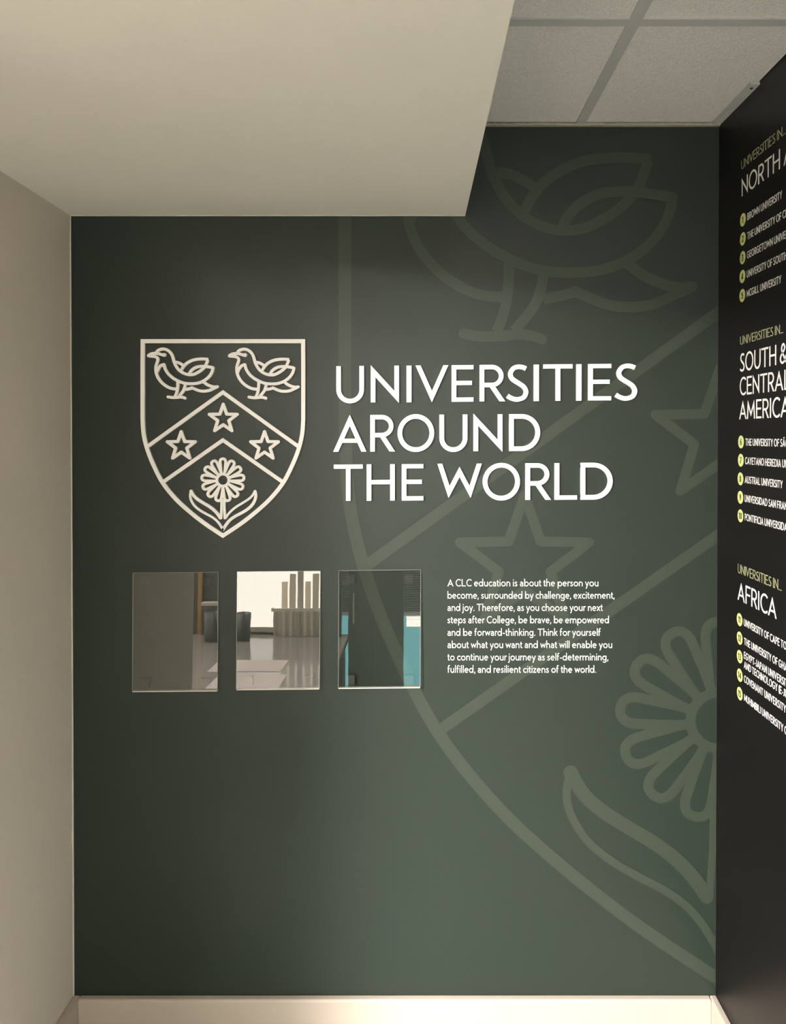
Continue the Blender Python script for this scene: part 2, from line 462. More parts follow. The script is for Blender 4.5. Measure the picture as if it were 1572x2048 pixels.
def text_islands(txt, w, track=0.0):
    """islands in cap-height units starting with ink at x = 0, and the ink width"""
    out = []; x = 0.0; first = True; end = 0
    for ch in txt:
        s, X, lb, rb = glyph(ch, w)
        if first: x = -lb; first = False
        x += lb
        for st in s:
            for isl in stroke_islands(st):
                out.append([[(p[0]+x, p[1]) for p in f] for f in isl])
        end = x+X
        x += X+rb+track
    return out, end
def xform(isls, sx, sy, dx, dy, shear=0.0):
    return [[[(p[0]*sx+dx, p[1]*sy+dy+p[0]*sx*shear) for p in f] for f in isl] for isl in isls]

# ------------------------------------------------------------------ room shell
T = 0.12
struct('floor', MB().box((ROOM_XL, ROOM_Y, -0.1), (ROOM_XR, 0.0, 0)), FLOOR)
struct('wall_back', MB().box((XL-T, 0, 0), (XR+T, T, 3.0)), GREEN)
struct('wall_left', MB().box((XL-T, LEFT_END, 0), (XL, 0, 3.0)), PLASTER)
struct('wall_right', MB().box((XR, RIGHT_END, 0), (XR+T, 0, 3.0)), BLACK)
struct('wall_side_right', MB().box((XR+T, RIGHT_END, 0), (ROOM_XR+T, RIGHT_END+T, 3.0)), ROOMW)
struct('wall_far_right', MB().box((ROOM_XR, ROOM_Y, 0), (ROOM_XR+T, RIGHT_END, 3.0)), ROOMW)
struct('wall_rear', MB().box((ROOM_XL-T, ROOM_Y-T, 0), (ROOM_XR+T, ROOM_Y, 3.0)), ROOMW)
struct('wall_far_left', MB().box((ROOM_XL-T, ROOM_Y, 0), (ROOM_XL, LEFT_END, 3.0)), ROOMW)
struct('wall_side', MB().box((ROOM_XL-T, LEFT_END, 0), (XL-T, LEFT_END+T, 3.0)), ROOMW)
SOF_END = -2.6
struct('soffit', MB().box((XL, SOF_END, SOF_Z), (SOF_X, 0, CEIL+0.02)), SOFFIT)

# ceiling: grid of tiles on exposed bars
bar_x = on_y(1160, 249).x
bar_y = on_z(1180, 45, CEIL).y
ceil = MB().box((ROOM_XL, ROOM_Y, CEIL+0.02), (ROOM_XR, 0, CEIL+0.10))
CE = struct('ceiling', ceil, TILE)
xs = [bar_x + 0.6*k for k in range(-8, 6)]; ys = [bar_y - 0.6*k for k in range(-1, 11)]
def clampx(v): return max(ROOM_XL, min(ROOM_XR, v))
cells = []
for i in range(-8, 6):
    for j in range(0, 11):
        x0, x1 = clampx(bar_x+0.6*(i-1)), clampx(bar_x+0.6*i)
        y1, y0 = min(0, bar_y+0.6-0.6*j), max(ROOM_Y, bar_y-0.6*j)
        if x1-x0 < .03 or y1-y0 < .03: continue
        if x0 < SOF_X and y0 > SOF_END and x0 > XL - .7:
            x0 = max(x0, SOF_X)
            if x1-x0 < .03: continue
        if x1 <= XL+0.01 and y1 > LEFT_END: y1 = min(y1, LEFT_END)
        if x1 > XR and y1 > RIGHT_END:
            if y0 >= RIGHT_END or x0 < XR: x1 = XR
            else: y1 = RIGHT_END
            if x1-x0 < .03: continue
        if y1-y0 < .03: continue
        cells.append((i, j, x0, x1, y0, y1))
LIGHTM = {}
for (i, j, x0, x1, y0, y1) in cells:
    if (i, j) in [(0, 4), (0, 7), (-3, 5), (-4, 5), (-3, 8), (-5, 6), (3, 5), (3, 8)]:
        main = (i, j) == (0, 4)
        L = empty('ceiling_light', ((x0+x1)/2, (y0+y1)/2, CEIL))
        nm = {(0,4):'square ceiling light panel over the alcove mouth', (0,7):'square ceiling light panel near the rear wall on the right',
              (-4,5):'square ceiling light panel over the far end of the low table', (-3,5):'square ceiling light panel over the near end of the low table', (-3,8):'square ceiling light panel near the rear wall on the left',
              (-5,6):'square ceiling light panel by the far left wall',
              (3,5):'square ceiling light panel in the right part of the room', (3,8):'square ceiling light panel in the far right corner of the room'}[(i, j)]
        tag(L, nm, 'light', 'ceiling light panels')
        a = 0.02
        key = 'main' if main else {(-3, 5): 'near', (-4, 5): 'far'}.get((i, j), 'room')
        if key not in LIGHTM: LIGHTM[key] = emit('panel_'+key, WARM, dict(main=PANEL_POWER, near=NEAR_POWER, far=FAR_POWER, room=ROOM_POWER)[key])
        MB().box((x0+a, y0+a, CEIL+0.004), (x1-a, y1-a, CEIL+0.018)).build('diffuser', LIGHTM[key], L)
        fr = MB()
        fr.box((x0,y0,CEIL),(x0+a,y1,CEIL+.019)); fr.box((x1-a,y0,CEIL),(x1,y1,CEIL+.019))
        fr.box((x0+a,y0,CEIL),(x1-a,y0+a,CEIL+.019)); fr.box((x0+a,y1-a,CEIL),(x1-a,y1,CEIL+.019))
        fr.build('frame', GRID, L)
    elif y1 > -1.9 and x1 > 0:
        o = MB().box((x0+.002, y0+.002, CEIL+0.003), (x1-.002, y1-.002, CEIL+0.02)).build('ceiling_tile', TILE, CE)
bw = 0.012
for x in xs:
    if ROOM_XL < x < ROOM_XR:
        if XL-.02 < x < SOF_X:
            MB().box((x-bw, ROOM_Y, CEIL-.001), (x+bw, SOF_END, CEIL+.006)).build('grid_bar', GRID, CE)
        elif x > XR:
            MB().box((x-bw, ROOM_Y, CEIL-.001), (x+bw, RIGHT_END, CEIL+.006)).build('grid_bar', GRID, CE)
        elif x <= XL-.02:
            MB().box((x-bw, ROOM_Y, CEIL-.001), (x+bw, LEFT_END, CEIL+.006)).build('grid_bar', GRID, CE)
        else:
            MB().box((x-bw, ROOM_Y, CEIL-.001), (x+bw, -.001, CEIL+.006)).build('grid_bar', GRID, CE)
for y in ys:
    if ROOM_Y < y < -.02:
        xa = SOF_X if y > SOF_END else ROOM_XL
        MB().box((xa, y-bw, CEIL-.0008), (XR if y > RIGHT_END else ROOM_XR, y+bw, CEIL+.005)).build('grid_bar', GRID, CE)

# perimeter trims
def wob(n, amp): return [random.uniform(-amp, amp) for _ in range(n)]
def wavy_strip(name, p0, p1, out, height, amp, m, n=60):
    """irregular caulk bead along p0-p1: `out` is its thickness vector, `height` its height vector"""
    p0, p1, out, height = map(Vector, (p0, p1, out, height))
    V = []; Fc = []
    for i in range(n+1):
        c = p0.lerp(p1, i/n); k = 1+random.uniform(-amp, amp)
        for q in (c, c+out, c+out+height*k, c+height*k): V.append(tuple(q))
    for i in range(n):
        a = i*4; b = a+4
        for j in range(4):
            Fc.append((a+j, a+(j+1) % 4, b+(j+1) % 4, b+j))
    Fc.append((3,2,1,0)); Fc.append((n*4, n*4+1, n*4+2, n*4+3))
    o = link_mesh(name, V, Fc, m); o['kind'] = 'structure'; return o
wavy_strip('trim_1', (SOF_X, 0, CEIL-.006), (XR, 0, CEIL-.006), (0,-.010,0), (0,0,.006), .25, CAULK2)
wavy_strip('trim_2', (XL, 0, SKIRT), (XL, 0, SOF_Z), (.0022,0,0), (0,-.003,0), .3, CAULK)
wavy_strip('trim_3', (XL, 0, SOF_Z-.0018), (SOF_X, 0, SOF_Z-.0018), (0,-.003,0), (0,0,.002), .5, CAULK)
ang_end = on_x(1520, 160, XR).y
tr = MB().box((XR-.022, ang_end, CEIL-.004), (XR, -.010, CEIL+.002)).build('trim_4', GRID); tr['kind'] = 'structure'
MB().lathe((XR-.011, ang_end+.018, CEIL-.0052), [(.0035,0),(.0035,.0014)], 16).build('screw_hole', INK, tr)

# skirting boards with a chamfered top edge
def skirting(name, pts):
    V, Fc = pts
    o = link_mesh(name, V, Fc, SKIRTM); o['kind'] = 'structure'
    m = o.modifiers.new('bevel', 'BEVEL'); m.width = .002; m.segments = 3
    return o
def skirt_prism(a, b, n, th=.018, hgt=SKIRT):
    a, b, n = Vector(a), Vector(b), Vector(n)
    prof = [(0,0),(th,0),(th,hgt-.004),(th-.004,hgt),(0,hgt)]
    V = [tuple(q+n*d+Vector((0,0,z))) for q in (a, b) for d, z in prof]
    k = len(prof)
    Fc = [tuple(range(k)), tuple(range(2*k-1, k-1, -1))]+[(i, k+i, k+(i+1) % k, (i+1) % k) for i in range(k)]
    return V, Fc
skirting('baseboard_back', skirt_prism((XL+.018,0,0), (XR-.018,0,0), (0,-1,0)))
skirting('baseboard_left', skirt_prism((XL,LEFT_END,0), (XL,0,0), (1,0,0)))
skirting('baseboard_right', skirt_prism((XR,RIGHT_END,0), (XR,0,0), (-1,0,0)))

# ------------------------------------------------------------------ crest drawing (pixels of the frame)
Z1 = lambda x, y: (260+x/4.137, 660+y/4.137)
ZB = lambda x, y: (285+x/9.825, 685+y/9.825)
ZF = lambda x, y: (370+x/10.48, 900+y/10.48)
def zz(fn, P): return [fn(*p) for p in P]
LEFTSIDE = [(104,92),(103,300),(103,520),(103,740),(112,860),(140,980),(190,1110),(267,1260),(370,1390),(485,1497),(620,1603),(768,1702)]
def crest_parts(k):
    """k: dict of stroke widths in crest pixels -> {part: [list of strokes per instance]}"""
    parts = []
    ls = [LEFTSIDE[0]]+spline(LEFTSIDE[3:], 6); ls = LEFTSIDE[:3]+ls[1:]
    rs = [(1536-x, y) for x, y in ls]
    loop = ls+rs[::-1][1:]
    parts.append(('shield_outline', [dict(p=zz(Z1, loop), w=k['outline'], closed=True)]))
    parts.append(('chevron', [dict(p=zz(Z1, [(138,968),(768,515),(1398,968)]), w=k['chev'])]))
    parts.append(('chevron', [dict(p=zz(Z1, [(264,1264),(768,911),(1272,1264)]), w=k['chev'])]))
    for dx, dy in ((0,0),(670/4.137,.4)):
        b = k['bird']; S_ = []
        def st(P, w=b, sp=True, **kw):
            Q = spline(P, 6) if sp else P
            S_.append(dict(p=[(x+dx, y+dy) for x, y in zz(ZB, Q)], w=w, **kw))
        st([(268,200),(300,160),(350,135),(410,126),(470,140),(530,180),(575,240),(600,310),(618,380),(650,450),(690,510),(740,560),(800,600),(870,625),(940,632),(1010,622),(1080,590),(1150,545),(1200,500),(1237,450),(1262,395),(1282,335)])
        st([(755,555),(790,490),(840,430),(910,380),(990,345),(1080,328),(1180,323),(1290,330)])
        st([(918,615),(950,560),(1000,515),(1070,480),(1150,468),(1230,470),(1310,480),(1388,494)])
        st([(1386,478),(1370,560),(1335,630),(1285,690),(1215,745),(1130,785),(1040,805),(950,810),(860,805),(770,785),(690,750),(610,705),(540,650),(490,595),(450,530),(428,470),(415,415)])
        st([(432,428),(370,445),(330,480),(300,530),(275,590)])
        st([(640,385),(700,395),(760,425),(810,460)])
        st([(115,260),(180,266),(240,275),(285,300),(300,330),(290,380),(270,440),(260,500),(263,570),(285,650),(325,725),(385,795),(455,850),(530,890),(600,908),(660,912)], cap='round')
        st([(118,252),(170,224),(240,212),(310,218),(370,236),(428,252)], cap='round')
        st([(115,258),(180,245),(245,238)], w=b*.9)
        S_.append(dict(p=[(x+dx, y+dy) for x, y in disc(ZB(425,240), 3.7*(b/5.9)**.5)], w=1, fill=True))
        st([(692,770),(690,860),(680,940),(665,1000),(640,1060)])
        st([(838,810),(830,870),(805,940),(770,990),(715,1055)])
        st([(500,1068),(580,1080),(660,1078),(740,1070),(800,1080),(832,1092)], cap='round')
        st([(840,922),(920,906),(990,888)]); st([(970,888),(1050,925),(1130,950),(1220,955),(1310,940),(1390,905),(1468,868)], cap='round')
        st([(1185,765),(1250,815),(1320,850),(1400,872),(1465,870)])
        parts.append(('bird', S_))
    for cx, cy in ((771,735),(423,962),(1113,962)):
        P = []
        for i in range(10):
            r = 121 if i % 2 == 0 else 121*.40
            a = math.radians(90+36*i); P.append((cx+r*math.cos(a), cy-r*math.sin(a)))
        parts.append(('star', [dict(p=zz(Z1, P), w=k['star'], closed=True, join='round')]))
    f = k['flower']; S_ = []
    c = (792,630)
    S_.append(dict(p=zz(ZF, arc(c[0],c[1],126,126,0,360,40)[:-1]), w=f, closed=True))
    prof = [(122,32),(175,41),(240,48),(310,54),(375,59),(412,53),(438,32),(446,0)]
    for i in range(13):
        a = math.radians(90+360/13*i); e = (math.cos(a), -math.sin(a)); n = (-e[1], e[0])
        side = spline([(r, t) for r, t in prof], 4)
        for sg in (1, -1):
            P = [(c[0]+e[0]*r+n[0]*t*sg, c[1]+e[1]*r+n[1]*t*sg) for r, t in side+[(446.5, -5)]]
            S_.append(dict(p=zz(ZF, P), w=f))
    parts.append(('daisy_head', S_))
    parts.append(('stem', [dict(p=zz(ZF, [(768,1040),(766,1200),(752,1430)]), w=k['stem'], cap='round'), dict(p=zz(ZF, [(822,1040),(822,1200),(835,1430)]), w=k['stem'], cap='round')]))
    up = [(125,862),(180,955),(260,1030),(370,1102),(500,1180),(600,1255),(685,1345),(738,1425)]
    lo = [(122,870),(108,960),(130,1060),(200,1170),(310,1262),(430,1332),(540,1390),(640,1460),(720,1550),(790,1665)]
    mir = lambda P: [(1590-x, y) for x, y in P]
    parts.append(('leaf', [dict(p=zz(ZF, spline(up,6)), w=k['leaf'][0], cap='round'), dict(p=zz(ZF, spline(lo,6)), w=k['leaf'][1], cap='round')]))
    parts.append(('leaf', [dict(p=zz(ZF, spline(mir(up),6)), w=k['leaf'][1], cap='round'), dict(p=zz(ZF, spline(mir(lo),6)), w=k['leaf'][0], cap='round')]))
    return parts

RAISE = 0.007
LIFT = dict(shield_outline=0, chevron=3.5e-5, bird=0, star=0, daisy_head=0, stem=3e-4, leaf=4e-4)
# faint large crest printed on the wall
mural = empty('crest_mural', (XR-.3, -.0003, 1.2))
tag(mural, 'huge faint sage crest printed on the right of the green wall, cut by the corner', 'wall graphic')
MS, MC, MO = 4.65, (1437.0, 1441.0), (445.6, 960.1)
def mural_world(p):
    q = on_y(MC[0]+(p[0]-MO[0])*MS, MC[1]+(p[1]-MO[1])*MS)
    return (q.x, q.z)
def region_clip(f):
    res = []
    a = clip_poly(clip_poly(clip_poly(f, 1, SOF_Z-.002, False), 1, SKIRT+.001, True), 0, XR-.001, False) if f else []
    if len(a) > 2: res.append(a)
    b = clip_poly(f, 1, SOF_Z-.002, True)
    for ax, v, g in ((0, SOF_X+.001, True), (0, XR-.001, False), (1, CEIL-.009, False)):
        if len(b) > 2: b = clip_poly(b, ax, v, g)
    if len(b) > 2: res.append(b)
    return res
MK = dict(outline=5.4, chev=4.9, bird=4.4, star=4.2, flower=4.3, stem=3.0, leaf=(6.0,3.5))
def to_world(st, fn, s):
    d = dict(st); d['p'] = [fn(p) for p in st['p']]
    d['w'] = [x*s for x in st['w']] if isinstance(st['w'], (list, tuple)) else st['w']*s
    return d
for name, strokes in crest_parts(MK):
    isl = []
    for st in strokes:
        for i_ in stroke_islands(to_world(st, mural_world, S*MS)):
            g = []
            for f in i_:
                if len(f) > 2: g += region_clip(f)
            if g: isl.append(g)
    if not isl: continue
    V, Fc = solid(isl, back_place, 0.0005, 0.0002, LIFT[name])
    if Fc: link_mesh(name, V, Fc, MURAL, mural)

# small raised crest
crest = empty('wall_crest', (on_y(445, 960).x, 0, on_y(445, 1078).z))
tag(crest, 'raised white shield crest with two birds, three stars and a daisy, left of the heading', 'crest')
def raised_world(p):
    q = on_y(p[0], p[1], RAISE); return (q.x, q.z)
RK = dict(outline=8.0, chev=7.3, bird=5.9, star=6.3, flower=5.4, stem=4.9, leaf=(6.0,4.6))
for name, strokes in crest_parts(RK):
    isl = []
    for st in strokes: isl += stroke_islands(to_world(st, raised_world, S*.996))
    V, Fc = solid(isl, back_place, RAISE, 0.0, LIFT[name])
    link_mesh(name, V, Fc, LETTER, crest)

# ------------------------------------------------------------------ heading: every raised letter is a piece of its own
HEAD = [('UNIVERSITIES', [(672.5,727.9),(741.5,797.9),(813,823),(831,896.8),(903.3,947.1),(959.3,1010.8),(1012.3,1057.3),(1067.7,1078.0),(1086.9,1145.3),(1152.9,1163.2),(1176.7,1222.8),(1229.3,1275.5)], (732.3,690,728.0,1200), (805.6,690,801.1,1200)),
        ('AROUND', [(666.2,732.8),(740.5,790.4),(795,868.3),(878.9,934.9),(947,1005),(1018.3,1080.4)], (830.3,690,828.4,1050), (903.7,690,902.0,1050)),
        ('THE', [(667.6,725.2),(733.4,789.4),(803.6,846.8)], (929.3,690,925.9,1200), (1001.9,690,999.2,1200)),
        ('WORLD', [(875,963.5),(965.6,1040),(1051,1102.4),(1109.5,1154.4),(1161.4,1225.5)], (929.3,690,925.9,1200), (1001.9,690,999.2,1200))]
ORD = ['first','second','third','fourth','fifth','sixth','seventh','eighth','ninth','tenth','eleventh','twelfth']
for word, boxes, tl, bl in HEAD:
    for n, (ch, (x0, x1)) in enumerate(zip(word, boxes)):
        xc = (x0+x1)/2
        yt = tl[0]+(xc-tl[1])*(tl[2]-tl[0])/(tl[3]-tl[1]); yb = bl[0]+(xc-bl[1])*(bl[2]-bl[0])/(bl[3]-bl[1])
        a = on_y(x0, yb, RAISE); b = on_y(x1, yt, RAISE)
        hgt = b.z-a.z; wid = (b.x-a.x)/hgt
        s, X, lb, rb = glyph(ch, .126, wid)
        sh = (tl[2]-tl[0])/(tl[3]-tl[1])
        isl = []
        for st in s: isl += stroke_islands(st)
        isl = xform(isl, (b.x-a.x)/X, hgt, a.x, a.z, -sh)
        V, Fc = solid(isl, back_place, RAISE, 0.0)
        o = link_mesh('raised_letter', V, Fc, LETTER)
        pos = 'last' if n == len(word)-1 else ORD[n]
        tag(o, 'raised white letter %s, the %s letter of the word %s on the green wall' % (ch, pos, word), 'letter', 'raised letters of the heading')

# ------------------------------------------------------------------ paragraph in white vinyl
PAR = [('A CLC education is about the person you',1172.4,1196.5),('become, surrounded by challenge, excitement,',1197.0,1228.8),
       ('and joy. Therefore, as you choose your next',1221.6,1205.3),('steps after College, be brave, be empowered',1246.2,1217.6),
       ('and be forward-thinking. Think for yourself',1271.2,1201.0),('about what you want and what will enable you',1295.8,1224.0),
       ('to continue your journey as self-determining,',1320.5,1216.3),('fulfilled, and resilient citizens of the world.',1345.1,1191.9)]
para = empty('wall_text', (on_y(895,1345).x, 0, on_y(895,1345).z))
tag(para, 'white eight-line paragraph beginning A CLC education, printed on the green wall', 'text')
for txt, yb, xe in PAR:
    isl, wd = text_islands(txt, .106, .032)
    a = on_y(895, yb); e = on_y(xe, yb)
    isl = xform(isl, (e.x-a.x)/wd, 14.0*S, a.x, a.z)
    V, Fc = solid(isl, back_place, 0.0016, 0.0, 0.0, 8)
    link_mesh('text_line', V, Fc, VINYL, para)

# ------------------------------------------------------------------ lists on the black wall
def U(px, py):
    p = on_x(px, py, XR); return (-p.y, p.z)
def wall_line(parent, name, txt, u0, z0, k, cap, w, m, d=0.0003, tr=0.0):
    isl, wd = text_islands(txt, w, tr)
    V, Fc = solid(xform(isl, cap*k, cap, u0, z0), right_place, d, 0.0, 0.0, 8)
    return link_mesh(name, V, Fc, m, parent), wd
def fit(txt, w, l, r, cap, tr=0.0):
    isl, wd = text_islands(txt, w, tr)
    return (U(*r)[0]-U(*l)[0])/(wd*cap)
LISTS = [
 dict(label='list headed NORTH AMERICA, topmost of the white printed lists on the black wall',
      cap=((1482.6,339.7),(1482.6,322.2),(1564.3,273.8)),
      titles=[('NORTH AMERICA',(1483.5,393.3),(1483.5,357.7),(1560,338.9),'NORTH')],
      badges=[(1485.9,439.7),(1485.7,477.8),(1485.3,515.3),(1484.9,553),(1484.7,591.1)], first=1,
      rows=[['BROWN UNIVERSITY'],['THE UNIVERSITY OF CHICAGO'],['GEORGETOWN UNIVERSITY'],['UNIVERSITY OF SOUTHERN CALIFORNIA'],['MCGILL UNIVERSITY']]),
 dict(label='list headed SOUTH & CENTRAL AMERICA, middle one of the lists on the black wall',
      cap=((1480.5,689.9),(1480.5,673.2),(1559.8,663.8)),
      titles=[('SOUTH &',(1479.9,744.0),(1479.9,707.6),(1552.4,727.8),'SOUTH'),('CENTRAL',(1479.7,791.0),(1479.7,755.4),(1566.7,777.5),'CENTRA'),('AMERICA',(1478.5,838.7),(1478.5,802.5),(1560.3,832.0),'AMERIC')],
      badges=[(1482.1,883.9),(1481.7,920.5),(1481.0,957.6),(1480.8,994.7),(1481.0,1031.7)], first=6,
      rows=[['THE UNIVERSITY OF SÃO PAULO'],['CAYETANO HEREDIA UNIVERSITY'],['AUSTRAL UNIVERSITY'],['UNIVERSIDAD SAN FRANCISCO'],['PONTIFICIA UNIVERSIDAD']]),
 dict(label='list headed AFRICA, lowest of the white printed lists on the black wall',
      cap=((1475.8,1145.2),(1475.8,1127.0),(1556.2,1172)),
      titles=[('AFRICA',(1475.3,1198.7),(1475.3,1163.0),(1553.3,1231.1),'AFRICA')],
      badges=[(1479.2,1239.3),(1479.4,1276.4),(1479.4,1313.3),(1479.6,1350.4),(1479.6,1387.3)], first=11,
      rows=[['UNIVERSITY OF CAPE TOWN'],['THE UNIVERSITY OF GHANA'],['EGYPT-JAPAN UNIVERSITY','AND TECHNOLOGY (E-JUST)'],['COVENANT UNIVERSITY'],['MUHIMBILI UNIVERSITY OF']])]
kE = (fit('MCGILL UNIVERSITY', .128, (1492.5,592.7), (1561.3,563.8), .0163, .045)+fit('COVENANT UNIVERSITY', .128, (1486.6,1363.7), (1569.6,1414.5), .0163, .045))/2
print('entry k', kE)
for li in LISTS:
    u, z = U(*li['cap'][0])
    root = empty('university_list', (XR, -u, U(*li['badges'][-1])[1]))
    tag(root, li['label'], 'text')
    cap = U(*li['cap'][1])[1]-z
    k = fit('UNIVERSITIES IN', .095, li['cap'][0], li['cap'][2], cap)
    print('caption cap', cap, 'k', k, 'u', u)
    c, _ = wall_line(root, 'region_caption', 'UNIVERSITIES IN...', u, z, k, cap, .095, CAPTION)
    c['label'] = 'sage green caption line'
    for txt, l, t, r, part in li['titles']:
        u, z = U(*l); cap = U(*t)[1]-z
        k = fit(part, .115, l, r, cap)
        print('title', txt, 'cap', cap, 'k', k, 'u', u)
        wall_line(root, 'region_title', txt, u, z, k, cap, .115, VINYL)
    for i, (b, row) in enumerate(zip(li['badges'], li['rows'])):
        ub, zb = U(*b); r = .0152
        V, Fc = solid([[disc((ub, zb), r, 40)]], right_place, 0.0003, 0.0)
        bd = link_mesh('number_badge', V, Fc, BADGE, root); bd['label'] = 'round lime green badge'
        num = str(li['first']+i)
        isl, wd = text_islands(num, .17)
        cp = .0150
        V, Fc = solid(xform(isl, cp, cp, ub-wd*cp/2, zb-cp/2), right_place, 0.0006, 0.0003)
        nm = link_mesh('numeral', V, Fc, INK, bd); nm['label'] = 'black number %s' % num
        cp = .0163; n = len(row)
        for j, t in enumerate(row):
            zz_ = zb-cp*.5 if n == 1 else zb-cp*.5+(.5-j)*.0225
            wall_line(root, 'list_entry', t, ub+.0150+.0085, zz_, kE, cp, .128, VINYL, tr=.045)

# ------------------------------------------------------------------ clear acrylic sign holders
def acrylic(name, refl):
    m = bpy.data.materials.new(name); m.use_nodes = True; nt = m.node_tree
    nt.nodes.remove(nt.nodes['Principled BSDF'])
    tr_ = nt.nodes.new('ShaderNodeBsdfTransparent'); tr_.inputs[0].default_value = (.93,.94,.92,1)
    gl = nt.nodes.new('ShaderNodeBsdfGlossy'); gl.inputs['Roughness'].default_value = .0; gl.inputs[0].default_value = (1,1,1,1)
    mx = nt.nodes.new('ShaderNodeMixShader'); mx.inputs[0].default_value = refl
    nz = nt.nodes.new('ShaderNodeTexNoise'); nz.inputs['Scale'].default_value = 9
    tc = nt.nodes.new('ShaderNodeTexCoord'); bp = nt.nodes.new('ShaderNodeBump'); bp.inputs['Strength'].default_value = .03; bp.inputs['Distance'].default_value = .002
    nt.links.new(tc.outputs['Object'], nz.inputs['Vector']); nt.links.new(nz.outputs['Fac'], bp.inputs['Height']); nt.links.new(bp.outputs[0], gl.inputs['Normal'])
    nt.links.new(tr_.outputs[0], mx.inputs[1]); nt.links.new(gl.outputs[0], mx.inputs[2]); nt.links.new(mx.outputs[0], nt.nodes['Material Output'].inputs[0])
    return m
ACR = acrylic('clear_gloss_acrylic', .165)
EDGE = mat('acrylic_cut_edge', (.26,.26,.23), .15, .6)
LIP = mat('acrylic_bright_edge', (.62,.60,.52), .15, .6)
def translucent(name, col, thru):
    m = mat(name, col, .4, .4, .02, 40, .1); nt = m.node_tree
    t = nt.nodes.new('ShaderNodeBsdfTranslucent'); t.inputs[0].default_value = (*col, 1)
    mx = nt.nodes.new('ShaderNodeMixShader'); mx.inputs[0].default_value = thru
    nt.links.new(nt.nodes['Principled BSDF'].outputs[0], mx.inputs[1]); nt.links.new(t.outputs[0], mx.inputs[2])
    nt.links.new(mx.outputs[0], nt.nodes['Material Output'].inputs[0]); return m
CLEARP = translucent('cloudy_clear_plastic', (.70,.66,.58), .55)
SLEEVE = translucent('pale_plastic_sleeve', (.85,.80,.70), .6)
PADM = mat('grey_foam_pad', (.050,.052,.045), .8, .2, .2, 300)
HOLD = [((266,1146.0),(436,1144.6),(434.3,1381.2),(264.8,1382.5),'leftmost clear acrylic A4 sign holder, mostly dark, on the green wall below the crest'),
        ((474.4,1143.6),(640.5,1142.2),(638.3,1377),(472.8,1378.8),'middle clear acrylic A4 sign holder with the brightest reflection, on the green wall'),
        ((678.2,1141.6),(841.2,1140.0),(840,1374.6),(676.8,1376.2),'rightmost clear acrylic A4 sign holder with turquoise reflections, beside the paragraph')]
TILT = .0098
for c0, c1, c2, c3, lab in HOLD:
    top, bot = .004, .004+TILT
    q = [on_y(*c0, top), on_y(*c1, top), on_y(*c2, bot), on_y(*c3, bot)]
    root = empty('acrylic_sign_holder', ((q[2].x+q[3].x)/2, 0, q[3].z))
    tag(root, lab, 'sign holder', 'clear acrylic sign holders in a row')
    th = .0016
    V = [tuple(p) for p in q]
    # a single clear face with polished edge strips round it
    link_mesh('front_sheet', [(p[0], p[1], p[2]) for p in V], [(0,3,2,1)], ACR, root)
    e = MB()
    def strip(a, b, wx, wz, dep):
        a = Vector(a); b = Vector(b); o_ = Vector((wx,0,wz)); d_ = Vector((0,dep,0))
        e.add([tuple(p) for p in (a, b, b+o_, a+o_, a+d_, b+d_, b+o_+d_, a+o_+d_)], [(0,1,2,3),(7,6,5,4),(0,4,5,1),(1,5,6,2),(2,6,7,3),(3,7,4,0)])
    strip(V[0], V[3], -.0010, 0, .003); strip(V[1], V[2], .0010, 0, .003); strip(V[0], V[1], 0, .0008, .003)
    e.build('polished_edge', EDGE, root)
    e = MB(); strip(V[3], V[2], 0, -.0022, .010); e.build('bottom_lip', LIP, root)
    for cx in (.14, .86):
        for cz in (.075, .93):
            x = V[0][0]+(V[1][0]-V[0][0])*cx; z = V[0][2]+(V[3][2]-V[0][2])*cz; dpt = top+(bot-top)*cz
            MB().box((x-.011, -dpt+.0008, z-.011), (x+.011, 0, z+.011)).build('adhesive_pad', PADM, root)

# ------------------------------------------------------------------ the room the holders reflect
def mirror_dir(px, py):
    """direction of the reflected line of sight from a holder's face"""
    q = on_y(px, py, .009); d = (q-CAM).normalized()
    ang = math.atan2(TILT, .297); n = Vector((0, -math.cos(ang), math.sin(ang)))
    return q, d-2*d.dot(n)*n
def refl_z(px, py, z):
    q, d = mirror_dir(px, py); return q+d*((z-q.z)/d.z)
def refl_y(px, py, y):
    q, d = mirror_dir(px, py); return q+d*((y-q.y)/d.y)
DZ = .50
far = refl_z(560, 1268, DZ); near = refl_z(560, 1378, DZ)
print('desk reflected from', near, 'to', far)
BACKY = far.y
desk = empty('low_table', (-1.1, BACKY+.6, 0))
tag(desk, 'glossy dark low table standing past the end of the left wall', 'table')
MB().box((-2.3, BACKY, DZ-.03), (-.42, near.y+.06, DZ)).build('table_top', DESKM, desk, bevel=.003)
for x in (-2.25, -.47):
    for y in (BACKY+.05, near.y):
        MB().box((x-.025, y-.025, 0), (x+.025, y+.025, DZ-.03)).build('leg', DARK, desk)
